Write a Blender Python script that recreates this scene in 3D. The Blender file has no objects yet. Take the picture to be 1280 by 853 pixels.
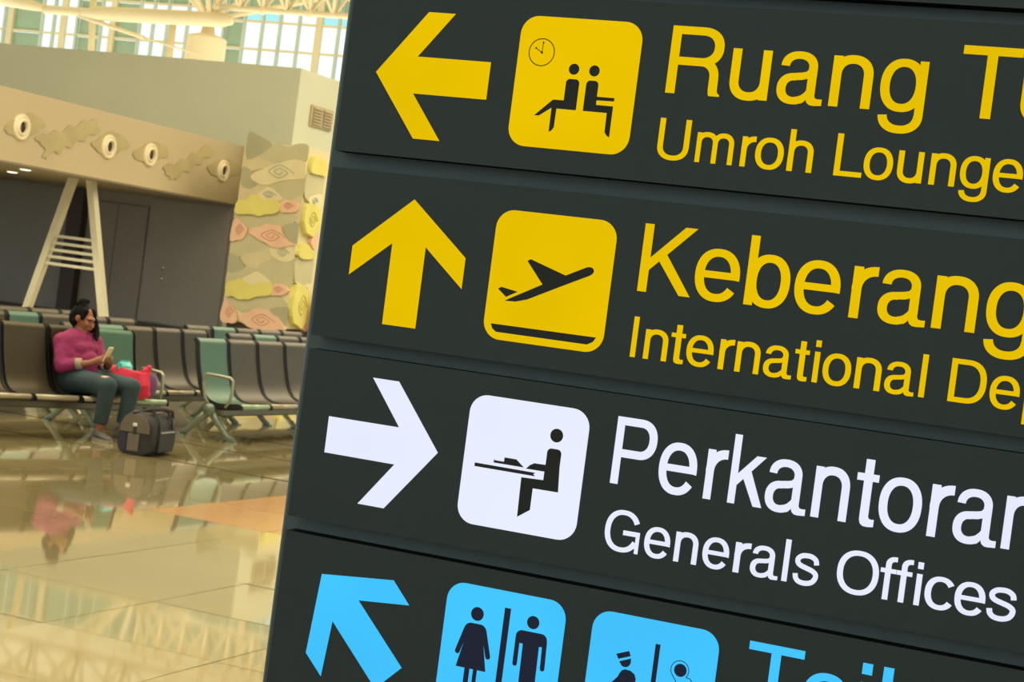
import bpy, bmesh, math, random
from mathutils import Vector, Matrix
random.seed(7)
sc = bpy.context.scene
COL = sc.collection
R = math.radians
PI = math.pi

# ------------------------------------------------------------------ camera, world, lamps, exposure
EYE = Vector((0, 0, 1.72))
PSI, PITCH, ROLL = R(21.7), math.atan2(51.5, 2270), math.atan(.1307)
FWD = Vector((-math.sin(PSI)*math.cos(PITCH), math.cos(PSI)*math.cos(PITCH), -math.sin(PITCH)))
RT0 = Vector((math.cos(PSI), math.sin(PSI), 0)); UP0 = RT0.cross(FWD)
RT = RT0*math.cos(ROLL) + UP0*math.sin(ROLL)
UP = UP0*math.cos(ROLL) - RT0*math.sin(ROLL)
cam = bpy.data.cameras.new('camera'); cam_o = bpy.data.objects.new('camera', cam); COL.objects.link(cam_o)
cam.sensor_width = 36; cam.lens = 2270/1280*36; cam.clip_end = 400
cam_o.matrix_world = Matrix(((RT.x, UP.x, -FWD.x, EYE.x), (RT.y, UP.y, -FWD.y, EYE.y), (RT.z, UP.z, -FWD.z, EYE.z), (0, 0, 0, 1)))
cam.dof.use_dof = True; cam.dof.focus_distance = 2.75; cam.dof.aperture_fstop = 22
sc.camera = cam_o

world = bpy.data.worlds.new('daylight'); sc.world = world; world.use_nodes = True
world.node_tree.nodes['Background'].inputs[0].default_value = (.91, 1.0, .98, 1)
world.node_tree.nodes['Background'].inputs[1].default_value = 1.3

def area_lamp(name, loc, size, size_y, power, col):                       # faces straight down unless turned
    l = bpy.data.lights.new(name, 'AREA'); l.shape = 'RECTANGLE'; l.size = size; l.size_y = size_y
    l.energy = power; l.color = col
    o = bpy.data.objects.new(name, l); COL.objects.link(o); o.location = loc
    return o
WARM = (1, .92, .72)
area_lamp('fill_near', (-13, 14, 12.6), 24, 16, 4800, WARM)  # unseen overhead fill, added to brighten the seats and block front
area_lamp('fill_far', (-6, 38, 12.6), 16, 12, 3700, WARM)  # unseen fill, added to lighten the faces turned to the right
up_fill = area_lamp('roof_fill', (-34, 51, 6.5), 40, 12, 2300, (1, .96, .84))  # upward fill hidden behind the block, added to brighten the ceiling
up_fill.rotation_euler = (PI, 0, 0)

sc.view_settings.view_transform = 'Standard'; sc.view_settings.look = 'None'
sc.view_settings.exposure = 0; sc.view_settings.gamma = 1; sc.view_settings.use_curve_mapping = False
sc.cycles.use_denoising = True
sc.cycles.max_bounces = 8; sc.cycles.sample_clamp_indirect = 4

# ------------------------------------------------------------------ materials
def lin(c):
    return tuple((v/255/12.92 if v <= 10 else ((v/255+.055)/1.055)**2.4) for v in c)
def mat(name, rgb, rough=.6, metal=0, var=.06, scale=6, bump=0, bscale=40, spec=.5, coat=0, stretch=None):
    m = bpy.data.materials.new(name); m.use_nodes = True
    nt = m.node_tree; b = nt.nodes['Principled BSDF']
    c = lin(rgb)
    b.inputs['Roughness'].default_value = rough; b.inputs['Metallic'].default_value = metal
    b.inputs['Specular IOR Level'].default_value = spec; b.inputs['Coat Weight'].default_value = coat; b.inputs['Coat Roughness'].default_value = .035
    tc = nt.nodes.new('ShaderNodeTexCoord'); no = nt.nodes.new('ShaderNodeTexNoise')
    no.inputs['Scale'].default_value = scale; no.inputs['Detail'].default_value = 4
    src = tc.outputs['Object']
    if stretch:
        mp = nt.nodes.new('ShaderNodeMapping'); mp.inputs['Scale'].default_value = stretch
        nt.links.new(src, mp.inputs[0]); src = mp.outputs[0]
    nt.links.new(src, no.inputs['Vector'])
    cr = nt.nodes.new('ShaderNodeValToRGB')
    cr.color_ramp.elements[0].position = .3; cr.color_ramp.elements[1].position = .7
    cr.color_ramp.elements[0].color = tuple(v*(1-var) for v in c)+(1,)
    cr.color_ramp.elements[1].color = tuple(min(1, v*(1+var)) for v in c)+(1,)
    nt.links.new(no.outputs['Fac'], cr.inputs[0]); nt.links.new(cr.outputs[0], b.inputs['Base Color'])
    if bump:
        n2 = nt.nodes.new('ShaderNodeTexNoise'); n2.inputs['Scale'].default_value = bscale
        bp = nt.nodes.new('ShaderNodeBump'); bp.inputs['Strength'].default_value = bump; bp.inputs['Distance'].default_value = .01
        nt.links.new(src, n2.inputs['Vector']); nt.links.new(n2.outputs['Fac'], bp.inputs['Height']); nt.links.new(bp.outputs[0], b.inputs['Normal'])
    return m
def glow(name, rgb, strength=1, var=.05):
    m = bpy.data.materials.new(name); m.use_nodes = True
    nt = m.node_tree; nt.nodes.remove(nt.nodes['Principled BSDF'])
    e = nt.nodes.new('ShaderNodeEmission'); c = lin(rgb)
    tc = nt.nodes.new('ShaderNodeTexCoord'); no = nt.nodes.new('ShaderNodeTexNoise'); no.inputs['Scale'].default_value = 3
    cr = nt.nodes.new('ShaderNodeValToRGB'); cr.color_ramp.elements[0].position = .35; cr.color_ramp.elements[1].position = .65
    cr.color_ramp.elements[0].color = tuple(v*(1-var) for v in c)+(1,); cr.color_ramp.elements[1].color = tuple(v*(1+var) for v in c)+(1,)
    nt.links.new(tc.outputs['Object'], no.inputs['Vector']); nt.links.new(no.outputs['Fac'], cr.inputs[0]); nt.links.new(cr.outputs[0], e.inputs[0])
    e.inputs[1].default_value = strength
    nt.links.new(e.outputs[0], nt.nodes['Material Output'].inputs[0])
    return m
def glass(name, tint, gloss=.08):
    m = bpy.data.materials.new(name); m.use_nodes = True
    nt = m.node_tree; nt.nodes.remove(nt.nodes['Principled BSDF'])
    t = nt.nodes.new('ShaderNodeBsdfTransparent'); t.inputs[0].default_value = (*tint, 1)
    g = nt.nodes.new('ShaderNodeBsdfGlossy'); g.inputs['Roughness'].default_value = .05
    mx = nt.nodes.new('ShaderNodeMixShader'); mx.inputs[0].default_value = gloss
    nt.links.new(t.outputs[0], mx.inputs[1]); nt.links.new(g.outputs[0], mx.inputs[2])
    nt.links.new(mx.outputs[0], nt.nodes['Material Output'].inputs[0])
    return m

M = {
 'panel': mat('sign_panel_paint', (35, 46, 46), .55, 0, .08, 2.5, .04, 600, .3),
 'strip': mat('sign_frame_paint', (62, 77, 77), .5, 0, .06, 4, 0, 40, .35),
 'black': mat('black_edge', (10, 11, 10), .8, 0, .1, 8, 0, 40, .1),
 'yellow': glow('backlit_yellow', (233, 193, 2)),
 'white': glow('backlit_white', (232, 237, 255), 1, .02),
 'blue': glow('backlit_blue', (68, 196, 255)),
 'ink': mat('pictogram_film', (34, 37, 34), .6, 0, .03, 5, 0, 40, .2),
 'ink_line': mat('pictogram_thin_line', (80, 62, 12), .6, 0, .03, 5, 0, 40, .2),
 'ink_blue': mat('pictogram_blue_film', (28, 36, 66), .6, 0, .03, 5, 0, 40, .2),
 'tile': mat('polished_tile', (166, 150, 104), .05, 0, .07, 1.3, 0, 40, .9, .9),
 'tile_orange': mat('polished_orange_tile', (184, 138, 88), .12, 0, .05, 1.3, 0, 40, .35, 0),
 'joint': mat('floor_joint', (66, 54, 34), .8, 0, .1, 8, 0, 40, .1),
 'wall_grey': mat('grey_green_render', (200, 200, 172), .85, 0, .03, .6, .03, 30),
 'wall_cream': mat('cream_panel', (190, 172, 134), .7, 0, .03, .5),
 'soffit': mat('soffit_board', (150, 140, 120), .7, 0, .04, .8),
 'dark_wall': mat('charcoal_wall', (136, 131, 122), .6, 0, .06, .7),
 'dark_wall2': mat('brown_charcoal_door', (128, 120, 110), .55, 0, .06, .7),
 'dark_pier': mat('dark_brown_pier', (62, 50, 42), .6, 0, .08, 1),
 'steel_white': mat('white_painted_steel', (204, 196, 164), .45, 0, .04, 1.5),
 'truss': mat('cream_painted_steel', (234, 217, 174), .45, 0, .04, 1),
 'ceiling': mat('cream_ceiling_panel', (240, 230, 198), .7, 0, .03, .4),
 'green_panel': mat('green_facade_panel', (158, 184, 158), .5, 0, .06, .4),
 'mullion': mat('pale_mullion', (196, 206, 190), .5, 0, .04, 1),
 'mullion_cream': mat('cream_mullion', (226, 214, 176), .5, 0, .04, 1),
 'pane': glass('clear_glass', (.97, 1, .995)),
 'pane_blue': glass('aqua_film_glass', (.62, .88, .90)),
 'nozzle': mat('nozzle_enamel', (232, 216, 178), .4, 0, .03, 3),
 'nozzle_dark': mat('nozzle_throat', (52, 44, 34), .7, 0, .1, 3),
 'relief': mat('fascia_cloud_relief', (176, 160, 114), .75, 0, .1, 2),
 'vent': mat('vent_metal', (184, 166, 126), .5, .2, .05, 3),
 'm_core': mat('pillar_core', (214, 202, 156), .8, 0, .04, 1),
 'm_base': mat('pillar_plinth', (70, 62, 50), .7, 0, .04, 1),
 'm_olive_dark': mat('cloud_dark_olive', (170, 166, 130), .8, 0, .07, 2),
 'm_olive': mat('cloud_olive', (192, 184, 142), .8, 0, .06, 2),
 'm_tan': mat('cloud_tan', (206, 192, 148), .8, 0, .06, 2),
 'm_cream': mat('cloud_cream', (222, 208, 162), .8, 0, .05, 2),
 'm_yellow': mat('cloud_yellow', (218, 206, 112), .8, 0, .07, 2),
 'm_pink': mat('cloud_pink', (228, 186, 152), .8, 0, .06, 2),
 's_pink': mat('spiral_rose', (206, 150, 122), .8, 0, .05, 2),
 's_grey': mat('spiral_grey_blue', (172, 178, 150), .8, 0, .05, 2),
 's_yellow': mat('spiral_ochre', (180, 168, 84), .8, 0, .05, 2),
 'red': mat('red_banner_cloth', (206, 66, 40), .7, 0, .06, 3),
 'seat_brown': mat('brown_grey_perforated_steel', (76, 67, 47), .4, .55, .05, 3, .12, 420, .5),
 'seat_green': mat('green_perforated_steel', (78, 110, 86), .4, .35, .05, 3, .12, 420, .5),
 'lip_green': mat('green_edge_highlight', (150, 166, 130), .35, .3, .04, 6),  # paler than the green shell: highlight on the front edge painted in
 'lip_brown': mat('beige_edge_highlight', (160, 148, 120), .35, .3, .04, 6),  # same painted highlight for the brown seats
 'band': mat('black_seat_edge', (20, 18, 15), .5, 0, .1, 5),
 'alu': mat('cast_aluminium', (150, 152, 128), .38, .6, .05, 6),
 'alu_green': mat('grey_green_legs', (112, 122, 104), .42, .5, .06, 6),
 'beam': mat('beam_metal', (104, 98, 74), .4, .5, .06, 4),
 'skin': mat('brown_skin', (150, 94, 62), .55, 0, .08, 9),
 'lips': mat('lip_skin', (140, 72, 60), .5, 0, .05, 9),
 'hair': mat('black_brown_hair', (9, 6, 6), .7, 0, .3, 60, .3, 120, .12, 0, (1, 1, .15)),
 'hair_tie': mat('purple_hair_tie', (92, 66, 84), .7),
 'sweater': mat('magenta_knit', (138, 36, 82), .85, 0, .12, 14, .25, 260),
 'cuff': mat('pale_cuff', (156, 142, 114), .8, 0, .08, 20),
 'jeans': mat('blue_green_denim', (44, 62, 64), .85, 0, .2, 9, .2, 300),
 'rip': mat('ripped_denim_threads', (206, 170, 142), .9, 0, .12, 60),
 'shoe': mat('grey_canvas_shoe', (96, 92, 84), .8, 0, .12, 20),
 'sole': mat('pale_rubber_sole', (148, 140, 112), .7),
 'eye': mat('dark_eye', (22, 16, 14), .3),
 'phone': mat('ivory_phone_case', (226, 208, 160), .4),
 'phone_dark': mat('phone_screen_glass', (30, 32, 34), .15),
 'bag': mat('black_nylon', (42, 39, 36), .75, 0, .15, 10, .2, 200),
 'bag_grey': mat('brown_grey_nylon', (100, 88, 72), .75, 0, .12, 10, .2, 200),
 'bag_blue': mat('navy_nylon', (38, 38, 54), .75, 0, .12, 10, .2, 200),
 'zip': mat('silver_buckle', (190, 184, 168), .35, .7),
 'red_bag': mat('crimson_fabric', (206, 34, 62), .7, 0, .12, 6, .2, 90),
 'purple': mat('purple_lining', (104, 58, 98), .75),
 'teal': mat('teal_plastic_packet', (66, 176, 166), .35, 0, .18, 20, .3, 60),
 'spot': glow('downlight_lens', (255, 250, 225), 3),
}

# ------------------------------------------------------------------ mesh helpers
class MB:
    def __init__(s): s.v = []; s.f = []; s.smooth = False
    def add(s, vs, fs):
        o = len(s.v); s.v += [tuple(v) for v in vs]; s.f += [tuple(i+o for i in f) for f in fs]; return s
    def box(s, x0, y0, z0, x1, y1, z1, bev=0):
        if bev:
            b = bev
            pr = [(x0+b, y0), (x1-b, y0), (x1, y0+b), (x1, y1-b), (x1-b, y1), (x0+b, y1), (x0, y1-b), (x0, y0+b)]
            pin = [(min(max(x, x0+b), x1-b), min(max(y, y0+b), y1-b)) for x, y in pr]
            vs = [(x, y, z0) for x, y in pin]+[(x, y, z0+b) for x, y in pr]+[(x, y, z1-b) for x, y in pr]+[(x, y, z1) for x, y in pin]
            fs = [tuple(range(7, -1, -1)), tuple(range(24, 32))]
            for k in range(3):
                for i in range(8):
                    j = (i+1) % 8; fs.append((k*8+i, k*8+j, k*8+8+j, k*8+8+i))
            return s.add(vs, fs)
        return s.add([(x0, y0, z0), (x1, y0, z0), (x1, y1, z0), (x0, y1, z0), (x0, y0, z1), (x1, y0, z1), (x1, y1, z1), (x0, y1, z1)],
                     [(3, 2, 1, 0), (4, 5, 6, 7), (0, 1, 5, 4), (1, 2, 6, 5), (2, 3, 7, 6), (3, 0, 4, 7)])
    def tube(s, pts, r, n=10, cap=True, flat=1.0):
        pts = [Vector(p) for p in pts]; rs = r if isinstance(r, (list, tuple)) else [r]*len(pts)
        rings = []; ref = None
        for i, p in enumerate(pts):
            t = (pts[min(i+1, len(pts)-1)]-pts[max(i-1, 0)]).normalized()
            if ref is None:
                a = Vector((0, 0, 1)) if abs(t.z) < .9 else Vector((0, 1, 0))
                ref = t.cross(a).normalized()
            ref = (ref - t*ref.dot(t)).normalized(); q = t.cross(ref)
            rings.append([p + (ref*math.cos(2*PI*k/n)*flat + q*math.sin(2*PI*k/n))*rs[i] for k in range(n)])
        vs = [v for g in rings for v in g]; fs = []
        for i in range(len(rings)-1):
            for k in range(n):
                j = (k+1) % n; fs.append((i*n+k, i*n+j, (i+1)*n+j, (i+1)*n+k))
        if cap: fs += [tuple(range(n-1, -1, -1)), tuple((len(rings)-1)*n+k for k in range(n))]
        s.smooth = True
        return s.add(vs, fs)
    def prism(s, poly, place, d0, d1):
        # poly: 2D outline, place(u, v, d) -> 3D
        n = len(poly)
        a = sum(poly[i][0]*poly[(i+1) % n][1]-poly[(i+1) % n][0]*poly[i][1] for i in range(n))
        if a < 0: poly = poly[::-1]
        vs = [place(u, v, d0) for u, v in poly]+[place(u, v, d1) for u, v in poly]
        fs = [tuple(range(n-1, -1, -1)), tuple(range(n, 2*n))]+[(i, (i+1) % n, n+(i+1) % n, n+i) for i in range(n)]
        return s.add(vs, fs)
    def loft(s, rings, cap=True, closed=True):
        n = len(rings[0]); vs = [v for g in rings for v in g]; fs = []
        for i in range(len(rings)-1):
            for k in range(n if closed else n-1):
                j = (k+1) % n; fs.append((i*n+k, i*n+j, (i+1)*n+j, (i+1)*n+k))
        if cap: fs += [tuple(range(n-1, -1, -1)), tuple((len(rings)-1)*n+k for k in range(n))]
        return s.add(vs, fs)
    def ball(s, c, r, seg=14, rings=9):
        c = Vector(c); r = (r, r, r) if not isinstance(r, (tuple, list)) else r
        vs = [(c.x, c.y, c.z-r[2])]
        for i in range(1, rings):
            a = -PI/2+PI*i/rings
            for k in range(seg):
                b = 2*PI*k/seg; vs.append((c.x+r[0]*math.cos(a)*math.cos(b), c.y+r[1]*math.cos(a)*math.sin(b), c.z+r[2]*math.sin(a)))
        vs.append((c.x, c.y, c.z+r[2])); fs = []
        for k in range(seg): fs.append((0, 1+(k+1) % seg, 1+k))
        for i in range(rings-2):
            for k in range(seg):
                j = (k+1) % seg; a = 1+i*seg; fs.append((a+k, a+j, a+seg+j, a+seg+k))
        t = len(vs)-1; a = 1+(rings-2)*seg
        for k in range(seg): fs.append((a+k, a+(k+1) % seg, t))
        s.smooth = True
        return s.add(vs, fs)
    def cone(s, a, b, ra, rb, n=14):
        a, b = Vector(a), Vector(b); s.ball(a, ra, n, 8); s.ball(b, rb, n, 8); return s.tube([a, b], [ra, rb], n)
    def mesh(s, name):
        me = bpy.data.meshes.new(name); me.from_pydata(s.v, [], s.f); me.update()
        if s.smooth:
            for p in me.polygons: p.use_smooth = True
        return me
def obj(name, mb, m, parent=None, recalc=False):
    me = mb.mesh(name) if isinstance(mb, MB) else mb
    if recalc:
        b = bmesh.new(); b.from_mesh(me); bmesh.ops.recalc_face_normals(b, faces=b.faces); b.to_mesh(me); b.free()
    if m is not None and not me.materials: me.materials.append(M[m] if isinstance(m, str) else m)
    o = bpy.data.objects.new(name, me); COL.objects.link(o)
    if parent: o.parent = parent
    return o
def tag(o, label, cat, group=None):
    o['label'] = label; o['category'] = cat
    if group: o['group'] = group
    return o
def thing(name, label, cat, loc=(0, 0, 0), rz=0, group=None):
    o = bpy.data.objects.new(name, None); COL.objects.link(o); o.empty_display_size = .1
    o.location = loc; o.rotation_euler = (0, 0, rz)
    return tag(o, label, cat, group)
def struct(name, mb, m, parent=None):
    o = obj(name, mb, m, parent)
    if parent is None: o['kind'] = 'structure'
    return o
def smooth_sharp(o, ang=35):
    for p in o.data.polygons: p.use_smooth = True
    b = bmesh.new(); b.from_mesh(o.data)
    for e in b.edges:
        if len(e.link_faces) == 2 and e.calc_face_angle(0) > R(ang): e.smooth = False
    b.to_mesh(o.data); b.free()
def remesh(mb, name, voxel, smooth_it=4, fac=.5):
    o = bpy.data.objects.new('tmp', mb.mesh(name)); COL.objects.link(o)
    m = o.modifiers.new('r', 'REMESH'); m.mode = 'VOXEL'; m.voxel_size = voxel; m.use_smooth_shade = True
    if smooth_it:
        sm = o.modifiers.new('s', 'SMOOTH'); sm.iterations = smooth_it; sm.factor = fac
    dg = bpy.context.evaluated_depsgraph_get(); me = bpy.data.meshes.new_from_object(o.evaluated_get(dg)); me.name = name
    bpy.data.objects.remove(o)
    for p in me.polygons: p.use_smooth = True
    return me
def smooth_poly(p, sub=4):
    n = len(p); out = []
    for i in range(n):
        a, b, c, d = (Vector(p[(i+k) % n]) for k in (-1, 0, 1, 2))
        for k in range(sub):
            t = k/sub
            q = .5*((2*b)+(c-a)*t+(2*a-5*b+4*c-d)*t*t+(3*b-a-3*c+d)*t**3)
            out.append((q.x, q.y))
    return out

# ------------------------------------------------------------------ setting: floor
slab = MB().box(-70, -16, -.3, 40, 62, -.006)
floor = struct('floor', slab, 'tile')
P = .905; X0, Y0 = -6.62, 10.48
tile_mb = MB().box(-P/2+.003, -P/2+.003, -.006, P/2-.003, P/2-.003, 0)
tile_me = [tile_mb.mesh('floor_tile'), tile_mb.mesh('floor_tile_orange')]
tile_me[0].materials.append(M['tile']); tile_me[1].materials.append(M['tile_orange'])
for i in range(-6, 9):
    for j in range(-6, 9):
        cx, cy = X0+(i+.5)*P, Y0+(j+.5)*P
        orange = i >= 0 and j >= 0
        o = bpy.data.objects.new('floor_tile', tile_me[1 if orange else 0]); COL.objects.link(o); o.parent = floor
        o.location = (cx, cy, 0); o.rotation_euler = (random.gauss(0, .0011), random.gauss(0, .0011), 0)
for y in (13.2, 14.6, 15.93):
    obj('joint_strip', MB().box(-12, y-.018, -.004, -4, y+.018, .0016), 'joint', floor)

# ------------------------------------------------------------------ setting: back block, balcony, wall below
XC, YB = -19.95, 35.5  # block, balcony and fitting coordinates precomputed by projecting image pixels to estimated depths
struct('wall_back', MB().box(-60, YB, 0, XC, 44, 6.2), 'wall_grey')
XF = -21.144
struct('wall_left', MB().box(-48, 25.5, 3.03, XF, YB-.002, 4.35), 'wall_cream')
struct('trim_1', MB().box(-47.9, 25.6, 3.0, XF-.02, YB-.004, 3.03), 'soffit')
dw = MB().box(-47, YB-.06, .12, XF+.0, YB-.003, 3.0)
low = struct('wall_lower', dw, 'dark_wall')
for x0, x1 in ((-30.2, -27.9), (-27.86, -25.47), (-23.33, -21.2)):
    obj('wall_panel', MB().box(x0, YB-.09, .14, x1, YB-.06, 2.96, .008), 'dark_wall', low)
obj('pier', MB().box(-25.43, YB-.30, .0, -25.03, YB-.06, 2.99, .01), 'dark_pier', low)
struct('baseboard_back', MB().box(-47, YB-.08, 0, XF, YB-.003, .12), 'dark_pier')
door = struct('door_1', MB().box(-25.0, YB-.075, .02, -23.35, YB-.06, 2.77), 'dark_wall2')
for x0 in (-24.98, -24.165):
    obj('door_leaf', MB().box(x0, YB-.115, .03, x0+.8, YB-.075, 2.74, .006), 'dark_wall2', door)
for z in (1.41, 1.16):
    l = thing('indicator_light', 'tiny pale wall light on the charcoal wall, '+('upper' if z > 1.3 else 'lower')+' of two', 'light', (-22.79, YB-.09, z), 0, 'tiny lights on the charcoal wall')
    obj('housing', MB().tube([(0, 0, 0), (0, -.03, 0)], .05, 12), 'vent', l)
    obj('lens', MB().tube([(0, -.03, 0), (0, -.04, 0)], .04, 12), 'zip', l)
# vent on the side face of the block
v = thing('wall_vent', 'two-part beige louvred vent high on the side of the grey block', 'vent', (XC, 36.65, 5.25))
obj('frame', MB().box(0, -.52, -.24, .05, .52, .24, .012), 'vent', v)
for k in (-1, 1):
    for q in range(6):
        z = -.17+q*.068
        obj('louvre', MB().prism([(0.05, z), (.09, z-.02), (.09, z), (.05, z+.03)], lambda a, b, d: (a, d, b), k*.25-.21, k*.25+.21), 'vent', v, True)

# ------------------------------------------------------------------ balcony details: nozzles, reliefs, downlights, A-shaped support
nz = [(27.55, 3.69), (30.33, 3.685), (31.81, 3.706), (34.70, 3.707)]
nl = ['leftmost round white air nozzle on the cream balcony front', 'second round air nozzle from the left on the balcony front',
      'third round air nozzle from the left on the balcony front', 'rightmost round air nozzle on the balcony, next to the cloud mural']
for (y, z), lb in zip(nz, nl):
    n = thing('air_nozzle', lb, 'vent', (XF, y, z), 0, 'round air nozzles on the balcony front')
    prof = [(.0, .27), (.05, .27), (.09, .25), (.10, .22), (.085, .205), (.075, .195), (.11, .175), (.14, .155), (.14, .13), (.06, .115), (-.0, .11)]
    rings = [[(.6*x, .9*r*math.cos(2*PI*k/28), .9*r*math.sin(2*PI*k/28)) for k in range(28)] for x, r in prof]
    o = obj('ring', MB().loft(rings, False), 'nozzle', n, True); smooth_sharp(o, 40)
    obj('throat', MB().tube([(.004, 0, 0), (.03, 0, 0)], .107, 24), 'nozzle_dark', n)
rel = [([(27.08, 3.58), (27.28, 3.79), (27.51, 3.79), (27.71, 3.98), (28.03, 3.94), (28.25, 3.82), (28.08, 3.7), (27.86, 3.57), (27.57, 3.5), (27.26, 3.52)], 'olive cloud relief behind the leftmost air nozzle'),
 ([(29.75, 3.65), (29.96, 3.79), (30.27, 3.97), (30.69, 3.98), (31.07, 3.8), (30.76, 3.66), (30.51, 3.52), (30.18, 3.51)], 'olive cloud relief behind the second air nozzle from the left'),
 ([(31.19, 3.64), (31.52, 3.84), (31.84, 3.98), (32.3, 3.96), (32.5, 3.76), (32.15, 3.67), (31.89, 3.52), (31.41, 3.55)], 'olive cloud relief behind the third air nozzle from the left'),
 ([(34.04, 3.69), (34.33, 3.85), (34.81, 3.99), (35.42, 3.89), (35.39, 3.74), (34.98, 3.59), (34.4, 3.56)], 'olive cloud relief behind the rightmost air nozzle'),
 ([(28.0, 3.52), (28.2, 3.66), (28.4, 3.66), (28.55, 3.78), (28.8, 3.76), (28.95, 3.92), (29.2, 3.92), (29.35, 4.06), (29.6, 4.08), (29.75, 4.16), (29.95, 4.0), (29.85, 3.86), (29.6, 3.84), (29.55, 3.7), (29.25, 3.66), (29.15, 3.52), (28.9, 3.5), (28.8, 3.36), (28.55, 3.36), (28.45, 3.24), (28.3, 3.22), (28.3, 3.42)], 'long slanting cloud relief between the first two air nozzles'),
 ([(32.35, 3.48), (32.55, 3.62), (32.8, 3.62), (32.95, 3.76), (33.2, 3.78), (33.35, 3.94), (33.6, 3.96), (33.75, 4.1), (34.0, 4.18), (34.2, 4.06), (34.1, 3.92), (33.85, 3.9), (33.8, 3.74), (33.5, 3.7), (33.4, 3.54), (33.1, 3.5), (33.0, 3.36), (32.7, 3.3), (32.55, 3.36)], 'long slanting cloud relief between the last two air nozzles')]
for poly, lb in rel:
    cy = sum(p[0] for p in poly)/len(poly); cz = sum(p[1] for p in poly)/len(poly)
    pl = smooth_poly([(y-cy, z-cz) for y, z in poly], 3)
    pl = [(y*(1+.05*math.sin(i*2.1)), z*(1+.06*math.sin(i*2.1))) for i, (y, z) in enumerate(pl)]
    o = tag(obj('cloud_relief', MB().prism(pl, lambda u, w, d: (d, u, w), 0.0, .02), 'relief', None, True), lb, 'wall decoration', 'cloud reliefs on the balcony front')
    o.location = (XF+.003, cy, cz)
for (x, y), w in zip([(-23.6, 30.66), (-21.9, 28.84)], ('left', 'right')):
    d = thing('downlight', 'small recessed downlight under the balcony, '+w+' one of the two', 'light', (x, y, 3.0), 0, 'downlights in the balcony soffit')
    obj('rim', MB().tube([(0, 0, 0), (0, 0, -.02)], .13, 16), 'nozzle', d)
    obj('lens', MB().tube([(0, 0, -.02), (0, 0, -.03)], .1, 16), 'spot', d)
    sl = bpy.data.lights.new('downlight_beam', 'SPOT'); sl.energy = 260; sl.spot_size = R(120); sl.spot_blend = .6; sl.color = WARM; sl.shadow_soft_size = .1
    so_ = bpy.data.objects.new('downlight_beam', sl); COL.objects.link(so_); so_.parent = d; so_.location = (0, 0, -.06)
def leg_bar(x0, z0, x1, z1, w, dpt):
    return MB().loft([[(x-w, -dpt, z), (x+w, -dpt, z), (x+w, dpt, z), (x-w, dpt, z)] for x, z in ((x0, z0), (x1, z1))])
a = thing('support_frame', 'white steel A-shaped support with five rungs under the balcony', 'support', (-21.93, 30.72, 0))
obj('leg', leg_bar(-1.01, 0, -.21, 3.0, .075, .08), 'steel_white', a, True)
obj('leg', leg_bar(.995, 0, .22, 3.0, .075, .08), 'steel_white', a, True)
for k in range(5):
    z = 1.80-k*.142
    xl = -1.01+.80*z/3; xr = .995-.775*z/3
    obj('rung', MB().box(xl+.06, -.04, z-.03, xr-.06, .04, z+.03, .008), 'steel_white', a)

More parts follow.
